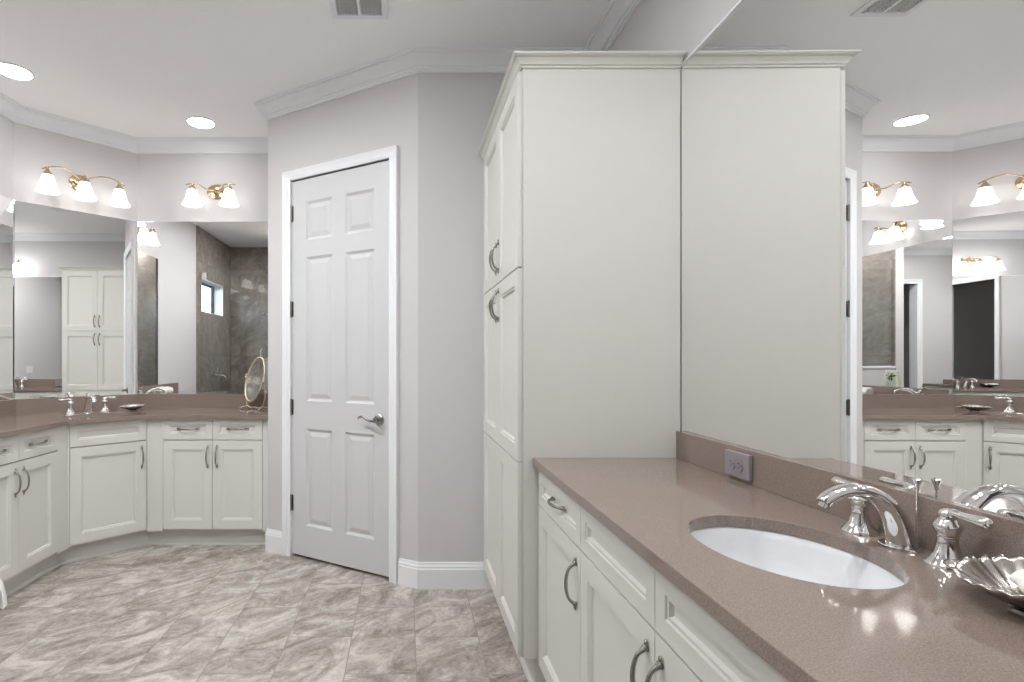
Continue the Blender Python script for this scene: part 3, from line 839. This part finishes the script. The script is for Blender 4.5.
vx0, vx1, vy0, vy1 = -0.357, -0.085, 2.30, 2.652
vent = thing('ceiling_vent', 'white ceiling air vent with two grey grille sections, cut by the top edge', 'vent', ((vx0 + vx1) / 2, (vy0 + vy1) / 2, CEIL))
bm = bmesh.new()
fr = 0.028; mid = (vx0 + vx1) / 2
plate(bm, [(vx0, vy0), (vx1, vy0), (vx1, vy1), (vx0, vy1)],
      [[(vx0 + fr, vy0 + fr), (mid - .008, vy0 + fr), (mid - .008, vy1 - fr), (vx0 + fr, vy1 - fr)], [(mid + .008, vy0 + fr), (vx1 - fr, vy0 + fr), (vx1 - fr, vy1 - fr), (mid + .008, vy1 - fr)]],
      lambda u, v, d: V(u, v, CEIL - d), 0.0005, 0.012)
obj('frame', bm, M['trim'], vent, bevel=0.003)
for (a, b) in ((vx0 + fr, mid - .008), (mid + .008, vx1 - fr)):
    bm = bmesh.new()
    box(bm, a, b, vy0 + fr, vy1 - fr, CEIL - 0.003, CEIL - 0.001)
    n_ = 16
    for i in range(n_):
        y = vy0 + fr + (i + .5) * (vy1 - vy0 - 2 * fr) / n_
        vv = [bm.verts.new(p) for p in ((a, y - .006, CEIL - .010), (b, y - .006, CEIL - .010), (b, y + .004, CEIL - .003), (a, y + .004, CEIL - .003))]
        bm.faces.new(vv)
    for i in range(1, 6):
        x = a + (b - a) * i / 6
        box(bm, x - .001, x + .001, vy0 + fr, vy1 - fr, CEIL - .010, CEIL - .004)
    obj('grille', bm, M['grille'], vent, label='grey louvred grille', recalc=False)

# ------------------------------------------------------------------ outlet on the backsplash, switch plate by the doorway
ox, oy, oz = bx0, 1.640, 0.956
out = thing('power_outlet', 'mauve-grey duplex power outlet on the taupe backsplash of the right-hand vanity', 'outlet', (ox, oy, oz))
bm = bmesh.new(); box(bm, ox - 0.013, ox - 0.0002, oy - 0.060, oy + 0.060, oz - 0.0385, oz + 0.0385)
cp = obj('cover_plate', bm, M['plate'], out, bevel=0.003)
for s in (-1, 1):
    bm = bmesh.new()
    cy_ = oy + s * 0.0195
    prism(bm, [(y, z) for y, z in ellipse(0, 0, 0.0145, 0.0175, 24)], 0, 0.003)
    for v in bm.verts: v.co = Vector((ox - 0.0125 - v.co.z, cy_ + v.co.x, oz + v.co.y))
    rc = obj('receptacle', bm, M['plate'], out)
    bm = bmesh.new()
    for dz in (-0.0065, 0.0065):
        box(bm, ox - 0.0162, ox - 0.0152, cy_ + 0.001, cy_ + 0.008, oz + dz - 0.0012, oz + dz + 0.0012)
    lathe(bm, [(0, 0), (0.0026, 0), (0.0026, 0.001), (0, 0.001)], frame(V(ox - 0.0152, cy_ - 0.007, oz), V(0, 1), Zv.copy(), V(-1, 0)), 12)
    obj('slot', bm, M['slot'], rc, label='dark outlet slots')
sx, sz = -0.84, 1.10
swp = thing('light_switch', 'white three-gang light switch plate on the back wall, seen reflected in the diagonal mirror', 'switch', (sx, YB, sz))
bm = bmesh.new(); box(bm, sx - 0.085, sx + 0.085, YB + .0003, YB + 0.006, sz - 0.058, sz + 0.058)
obj('cover_plate', bm, M['platew'], swp, bevel=0.002)
for k in (-1, 0, 1):
    bm = bmesh.new(); box(bm, sx + k * .046 - 0.016, sx + k * .046 + 0.016, YB + 0.006, YB + 0.010, sz - 0.033, sz + 0.033)
    obj('rocker', bm, M['platew'], swp, bevel=0.0015)

# ------------------------------------------------------------------ shell dishes with soaps
def shell_dish(label, C, R, rot, mat_, hgt=0.042):
    """scalloped shell bowl; the hinge points along rot"""
    root = thing('shell_dish', label, 'dish', C)
    bm = bmesh.new()
    nr, na = 14, 180
    ribs = 24
    grid = []
    for i in range(nr + 1):
        u = i / nr
        row = []
        for k in range(na):
            a = 2 * PI * k / na
            da = abs((a + PI) % (2 * PI) - PI)               # 0 at the hinge
            rr = R * (1.0 - 0.10 * math.exp(-(da / 0.5) ** 2) + 0.0)
            scal = math.cos(ribs * da * 1.02)
            rim = 1 + 0.012 * scal * u ** 3 * min(1, da / 0.5)
            r = rr * u * rim
            z = hgt * (0.03 + 0.97 * u ** 1.8) - 0.010 * u ** 3 * math.cos(a + rot - 3.84) + 0.0020 * scal * u ** 1.2 * min(1, da / 0.4) + 0.010 * u ** 6 * math.exp(-(da / 0.30) ** 2)
            z += 0.006 * (u ** 4) * (-math.cos(da) - 0.4 * math.cos(2 * da))
            row.append(bm.verts.new((C.x + r * math.cos(a + rot), C.y + r * 0.92 * math.sin(a + rot), C.z + z + 0.004)))
            if i == 0: break
        grid.append(row)
    for k in range(na):
        bm.faces.new((grid[0][0], grid[1][k], grid[1][(k + 1) % na]))
    for i in range(1, nr):
        for k in range(na):
            bm.faces.new((grid[i][k], grid[i + 1][k], grid[i + 1][(k + 1) % na], grid[i][(k + 1) % na]))
    obj('bowl', bm, mat_, root, smooth=True, solid=0.0032)
    bm = bmesh.new()
    hx = Vector((math.cos(rot), math.sin(rot), 0)); hy = Vector((-hx.y, hx.x, 0))
    pr = smooth_pts([(0.80, 0.030, 0.022, 0.006), (0.92, 0.036, 0.026, 0.006), (1.04, 0.036, 0.019, 0.005), (1.12, 0.033, 0.006, 0.004)], 4)
    tube(bm, [C + hx * (f * R) + Zv * (z * hgt / 0.042) for f, z, a, b in pr], [a for f, z, a, b in pr], 14, side=hy, flat=[b for f, z, a, b in pr])
    obj('shell_hinge', bm, mat_, root, smooth=True)
    bm = bmesh.new()
    lathe(bm, [(0, 0), (R * 0.30, 0), (R * 0.30, 0.003), (R * 0.2, 0.006), (0, 0.006)], at(C), 28)
    obj('foot', bm, mat_, root, smooth=True, autos=40)
    return root

def soap(label, C, rx, ry_, rz, rot):
    bm = bmesh.new()
    n1, n2 = 12, 36
    rings = []
    for i in range(n1 + 1):
        ph = PI * i / n1
        z = -math.cos(ph) * rz
        rr = math.sin(ph) ** 0.6
        if i in (0, n1): rings.append([bm.verts.new(C + Zv * z)])
        else:
            row = []
            for k in range(n2):
                a = 2 * PI * k / n2
                sc_ = 1 + 0.04 * math.cos(9 * a)
                x, y = rx * rr * sc_ * math.cos(a), ry_ * rr * sc_ * math.sin(a)
                row.append(bm.verts.new(C + V(x * math.cos(rot) - y * math.sin(rot), x * math.sin(rot) + y * math.cos(rot), z)))
            rings.append(row)
    for a, b in zip(rings, rings[1:]):
        for k in range(n2):
            j = (k + 1) % n2
            if len(a) == 1: bm.faces.new((a[0], b[k], b[j]))
            elif len(b) == 1: bm.faces.new((a[k], b[0], a[j]))
            else: bm.faces.new((a[k], b[k], b[j], a[j]))
    return tag(obj('soap', bm, M['soap'], None, smooth=True, org=C), label, 'soap')
SD = V(0.934, 0.792, ZC)
shell_dish('silvery scalloped shell dish holding soaps on the taupe worktop at the right edge', SD, 0.092, math.radians(112), M['pewter'], 0.047)
soap('white shell-shaped soap lying in the dish at the right edge, nearer the mirror', SD + V(0.020, 0.004, 0.042), 0.046, 0.034, 0.013, 0.4)
soap('white shell-shaped soap lying in the dish at the right edge, nearer the front', SD + V(-0.020, -0.034, 0.044), 0.036, 0.028, 0.012, 1.3)
SD2 = V(-1.985, 3.905, ZC)
shell_dish('small silvery shell dish beside the corner faucet on the far worktop', SD2, 0.088, math.radians(25), M['pewter'], 0.032)
soap('pale shell soap in the small dish on the far worktop', SD2 + V(0, 0, 0.026), 0.038, 0.028, 0.011, 0.2)

# ------------------------------------------------------------------ oval tabletop mirror
TM = V(-1.118, 3.985, ZC)
tm = thing('vanity_mirror', 'oval champagne-gold tabletop mirror on a scrolled stand beside the white door', 'mirror', TM)
yaw = math.radians(-36)
mu = V(math.cos(yaw), math.sin(yaw)); mn = V(math.sin(yaw), -math.cos(yaw))
tilt = math.radians(12)
mz = (Zv * math.cos(tilt) - mn * math.sin(tilt)).normalized(); mf = (mn * math.cos(tilt) + Zv * math.sin(tilt)).normalized()
mc = TM + Zv * 0.222
lean = math.radians(-8)
mu2 = mu * math.cos(lean) + mz * math.sin(lean); mz2 = mz * math.cos(lean) - mu * math.sin(lean)
rx_, rz_ = 0.093, 0.166
bm = bmesh.new()
ring = [mc + mu2 * (rx_ * math.cos(2 * PI * i / 48)) + mz2 * (rz_ * math.sin(2 * PI * i / 48)) for i in range(48)]
rr = [[bm.verts.new(p + ((p - mc).normalized() * math.cos(2 * PI * k / 10) * (0.010 + 0.0012 * (i % 2)) + mf * math.sin(2 * PI * k / 10) * 0.008)) for k in range(10)] for i, p in enumerate(ring)]
for i in range(48):
    for k in range(10):
        bm.faces.new((rr[i][k], rr[(i + 1) % 48][k], rr[(i + 1) % 48][(k + 1) % 10], rr[i][(k + 1) % 10]))
fo = obj('frame', bm, M['gold'], tm, smooth=True)
bm = bmesh.new()
a_ = [bm.verts.new(mc + mu2 * (rx_ * math.cos(2 * PI * i / 48)) + mz2 * (rz_ * math.sin(2 * PI * i / 48)) + mf * 0.002) for i in range(48)]
b_ = [bm.verts.new(v.co - mf * 0.005) for v in a_]
bm.faces.new(a_); bm.faces.new(b_[::-1])
for i in range(48): bm.faces.new((a_[i], b_[i], b_[(i + 1) % 48], a_[(i + 1) % 48]))
obj('mirror_glass', bm, M['mirror'], fo, label='oval mirror glass')
bm = bmesh.new()
for s in (-1, 1):
    pv = mc + mu2 * (s * (rx_ + 0.016))
    ft = TM + mu * (s * 0.088) + Zv * 0.022
    pts = smooth_pts([tuple(ft), tuple(ft.lerp(pv, 0.35) + mu * (s * 0.020)), tuple(ft.lerp(pv, 0.7) + mu * (s * 0.016)), tuple(pv)], 6)
    tube(bm, pts, 0.0052, 10)
    lathe(bm, [(0, -0.011), (0.008, -0.008), (0.011, 0), (0.008, 0.008), (0, 0.011)], at(pv), 14)
    lathe(bm, [(0, 0.008), (0.006, 0.014), (0.007, 0.020), (0.003, 0.026), (0, 0.030)], at(pv), 12)
    for q in (-1, 1):       # scrolled feet
        p2 = smooth_pts([tuple(ft), tuple(ft + mu * (s * 0.012) + mn * (q * 0.03) - Zv * 0.006), tuple(ft + mu * (s * 0.022) + mn * (q * 0.055) - Zv * 0.0165)], 5)
        tube(bm, p2, [0.0055] * 5 + [0.005] * (len(p2) - 5), 8)
pts = smooth_pts([tuple(TM + mu * -0.088 + Zv * 0.022), tuple(TM + mu * -0.04 + Zv * 0.010), tuple(TM + Zv * 0.016), tuple(TM + mu * 0.04 + Zv * 0.010), tuple(TM + mu * 0.088 + Zv * 0.022)], 6)
tube(bm, pts, 0.006, 10)
obj('stand', bm, M['gold'], tm, smooth=True)

# ------------------------------------------------------------------ shower glass and fittings
sg_ = thing('shower_door', 'clear frameless glass shower door with chrome hinges, seen reflected in the far mirror', 'shower door', (-2.2, YS - .05, 0.08))
bm = bmesh.new(); box(bm, XL + 0.014, -1.779, YS - 0.055, YS - 0.045, 0.09, 2.43); obj('glass_panel', bm, M['glass'], sg_)
for hz in (0.40, 2.30):
    bm = bmesh.new()
    box(bm, XL + 0.0045, XL + 0.10, YS - 0.068, YS - 0.0555, hz, hz + 0.09); box(bm, XL + 0.0045, XL + 0.10, YS - 0.0445, YS - 0.032, hz, hz + 0.09)
    obj('hinge', bm, M['chrome'], sg_, bevel=0.003, label='chrome glass hinge')
bm = bmesh.new()
for s in (-0.045, -0.055):
    sg = 1 if s > -0.05 else -1
    y0 = YS + s
    tube(bm, smooth_pts([(-1.84, y0, 1.00), (-1.84, y0 + sg * .04, 1.01), (-1.84, y0 + sg * .05, 1.05), (-1.84, y0 + sg * .05, 1.35), (-1.84, y0 + sg * .04, 1.39), (-1.84, y0, 1.40)], 4), 0.009, 10)
obj('handle', bm, M['chrome'], sg_, smooth=True, label='chrome pull handle')
bm = bmesh.new(); box(bm, -1.770, XS - 0.113, YS - 0.055, YS - 0.045, 1.193, 2.43)
tag(obj('glass_screen', bm, M['glass'], None, org=(-1.5, YS - .05, 1.193)), 'fixed clear glass screen standing on the low white shower wall', 'glass screen')

sv = thing('shower_valve', 'chrome shower valve and spout on the brown tile, seen reflected in the far mirror', 'shower valve', (XL + .004, 0.95, 1.02))
bm = bmesh.new(); fx = frame(V(XL + .0045, 1.0, 1.08), V(0, 1), Zv.copy(), V(1, 0))
lathe(bm, [(0.045, 0), (0.045, 0.006), (0.02, 0.012), (0.018, 0.05), (0.02, 0.06), (0, 0.064)], fx, 24); obj('valve', bm, M['chrome'], sv, smooth=True, autos=40)
bm = bmesh.new(); tube(bm, smooth_pts([(XL + .055, 1.0, 1.08), (XL + .06, 0.98, 1.12), (XL + .06, 0.95, 1.16)], 4), 0.007, 8); obj('lever', bm, M['chrome'], sv, smooth=True)
bm = bmesh.new(); tube(bm, smooth_pts([(XL + .0045, 0.88, 1.05), (XL + .09, 0.88, 1.055), (XL + .14, 0.88, 1.03), (XL + .15, 0.88, 0.98)], 5), 0.013, 12); obj('spout', bm, M['chrome'], sv, smooth=True)
hr = thing('hand_shower', 'chrome hand shower on a vertical slide bar in the tiled shower', 'hand shower', (-1.85, 0.62, 1.2))
bm = bmesh.new(); tube(bm, [(-1.87, 0.62, 1.25), (-1.87, 0.62, 2.05)], 0.010, 12)
for z in (1.28, 2.02): tube(bm, [(-1.8125, 0.62, z), (-1.87, 0.62, z)], 0.012, 12)
obj('slide_bar', bm, M['chrome'], hr, smooth=True)
bm = bmesh.new()
tube(bm, smooth_pts([(-1.885, 0.62, 1.72), (-1.91, 0.62, 1.80), (-1.97, 0.62, 1.90), (-2.02, 0.62, 1.93)], 4), [0.012] * 13, 10)
lathe(bm, [(0, 0.012), (0.03, 0.010), (0.045, -0.004), (0.045, -0.010), (0, -0.012)], at(V(-2.05, 0.62, 1.925)), 20)
obj('shower_head', bm, M['chrome'], hr, smooth=True)

# ------------------------------------------------------------------ towels
def hanging_towel(name, label, x0, x1, y, z0, z1, m_, th=0.020, lobes=7):
    root = thing(name, label, 'towel', ((x0 + x1) / 2, y, z0))
    bm = bmesh.new(); nx, nz = 36, 24
    def surf(s, u, v):
        pinch = 1 - 0.35 * (v ** 3)
        x = (x0 + x1) / 2 + (u - 0.5) * (x1 - x0) * pinch
        d = th * (0.75 + 0.5 * math.sin(u * lobes * PI + 1.3 * v)) * (1 - 0.3 * v) * (max(0.0, 1 - abs(2 * u - 1) ** 6) ** 0.5)
        return Vector((x, y + (d if s else 0), z0 + v * (z1 - z0) + 0.008 * math.sin(u * 9) * (1 - v)))
    G = [[[bm.verts.new(surf(s, i / nx, j / nz)) for j in range(nz + 1)] for i in range(nx + 1)] for s in (0, 1)]
    for s in (0, 1):
        for i in range(nx):
            for j in range(nz):
                bm.faces.new((G[s][i][j], G[s][i + 1][j], G[s][i + 1][j + 1], G[s][i][j + 1]))
    for i in range(nx):
        for j in (0, nz): bm.faces.new((G[0][i][j], G[0][i + 1][j], G[1][i + 1][j], G[1][i][j]))
    for j in range(nz):
        for i in (0, nx): bm.faces.new((G[0][i][j], G[0][i][j + 1], G[1][i][j + 1], G[1][i][j]))
    obj('cloth', bm, m_, root, smooth=True)
    return root
ht = hanging_towel('hand_towel', 'pale green hand towel with a leafy posy hanging on the low shower wall, seen reflected', -1.43, -1.165, YS + 0.002, 0.66, 1.13, M['towelg'], 0.035)
bm = bmesh.new()
for k in range(16):
    a = random.uniform(0, 2 * PI); r = random.uniform(0.01, 0.05)
    c = V(-1.36 + r * math.cos(a) * 1.2, YS + 0.047 + random.uniform(0, .015), 1.055 + r * math.sin(a))
    l = V(math.cos(a), 0.3, math.sin(a)).normalized() * 0.022; q = V(-math.sin(a), 0.2, math.cos(a)).normalized() * 0.009
    vv = [bm.verts.new(p) for p in (c - l, c + q, c + l, c - q, )]
    bm.faces.new(vv)
obj('posy', bm, M['leaf'], ht, solid=0.002, label='dark green leafy posy', recalc=False)
hanging_towel('bath_towel', 'white fluffy towel hanging at the shower corner, cut by the lower left edge', -1.27, -1.158, YS + 0.0405, 0.555, 0.645, M['towel'], 0.03)

def rolled_towel(label, C, ax, L_, r):
    bm = bmesh.new()
    sd = V(-ax.y, ax.x)
    prof = []
    n = 90
    pts = []
    for i in range(n + 1):
        t = i / n; a = t * 2 * PI * 3.2; q = r * (0.18 + 0.82 * t)
        pts.append((q * math.cos(a), q * math.sin(a)))
    th = r * 0.10
    rows = []
    for k, u in enumerate((-0.5, -0.47, 0.47, 0.5)):
        rows.append([bm.verts.new(C + ax * (u * L_) + sd * x + Zv * (z + r)) for x, z in pts])
    for a, b in zip(rows, rows[1:]):
        for i in range(n): bm.faces.new((a[i], a[i + 1], b[i + 1], b[i]))
    return tag(obj('rolled_towel', bm, M['towel'], None, smooth=True, solid=0.012, org=C, recalc=False), label, 'towel')
rolled_towel('white rolled hand towel on the left worktop, longer one nearer the mirror corner', V(-2.50, 2.84, ZC + .006), V(0, 1), 0.17, 0.040)
rolled_towel('short white rolled face cloth at the shower end of the left worktop', V(-2.52, 2.64, ZC + .006), V(0, 1), 0.10, 0.036)

# ------------------------------------------------------------------ tree outside the shower window
tr = thing('tree', 'leafy green tree outside the small shower window', 'tree', (-5.2, -0.4, 0))
bm = bmesh.new(); tube(bm, [(-5.2, -0.4, -0.5), (-5.15, -0.35, 1.2), (-5.2, -0.4, 2.6)], [0.09, 0.07, 0.03], 8); obj('trunk', bm, mat('tree_bark', (0.12, 0.09, 0.07), 0.9), tr)
bm = bmesh.new()
for k in range(900):
    d = Vector((random.gauss(0, 1), random.gauss(0, 1), random.gauss(0, 1))).normalized() * random.uniform(0.3, 1) ** 0.5
    c = Vector((-5.2, -0.4, 2.9)) + Vector((d.x * 0.8, d.y * 0.75, d.z * 1.2))
    n_ = Vector((random.gauss(0, 1), random.gauss(0, 1), random.gauss(0, 1))).normalized(); t_ = n_.orthogonal().normalized(); b2 = n_.cross(t_)
    vv = [bm.verts.new(p) for p in (c - t_ * .10, c + b2 * .04, c + t_ * .10, c - b2 * .04)]
    bm.faces.new(vv)
obj('foliage', bm, mat('tree_leaf', (0.05, 0.11, 0.04), 0.6), tr, recalc=False)

# ------------------------------------------------------------------ repeats share a group
GROUPS = {'base_cabinet': 'cream base cabinets of the two vanities', 'sink_cabinet': 'cream sink cabinets of the two vanities', 'countertop': 'taupe quartz vanity tops',
          'sink': 'white oval undermount sinks', 'faucet': 'chrome widespread faucets', 'wall_mirror': 'frameless wall mirrors', 'wall_lamp': 'antique brass wall lamps',
          'shell_dish': 'silvery shell dishes', 'soap': 'pale shell soaps', 'rolled_towel': 'rolled white towels on the left worktop'}
for o in COL.objects:
    if o.parent is None and 'label' in o and 'group' not in o:
        k = o.name.split('.')[0]
        if k in GROUPS: o['group'] = GROUPS[k]
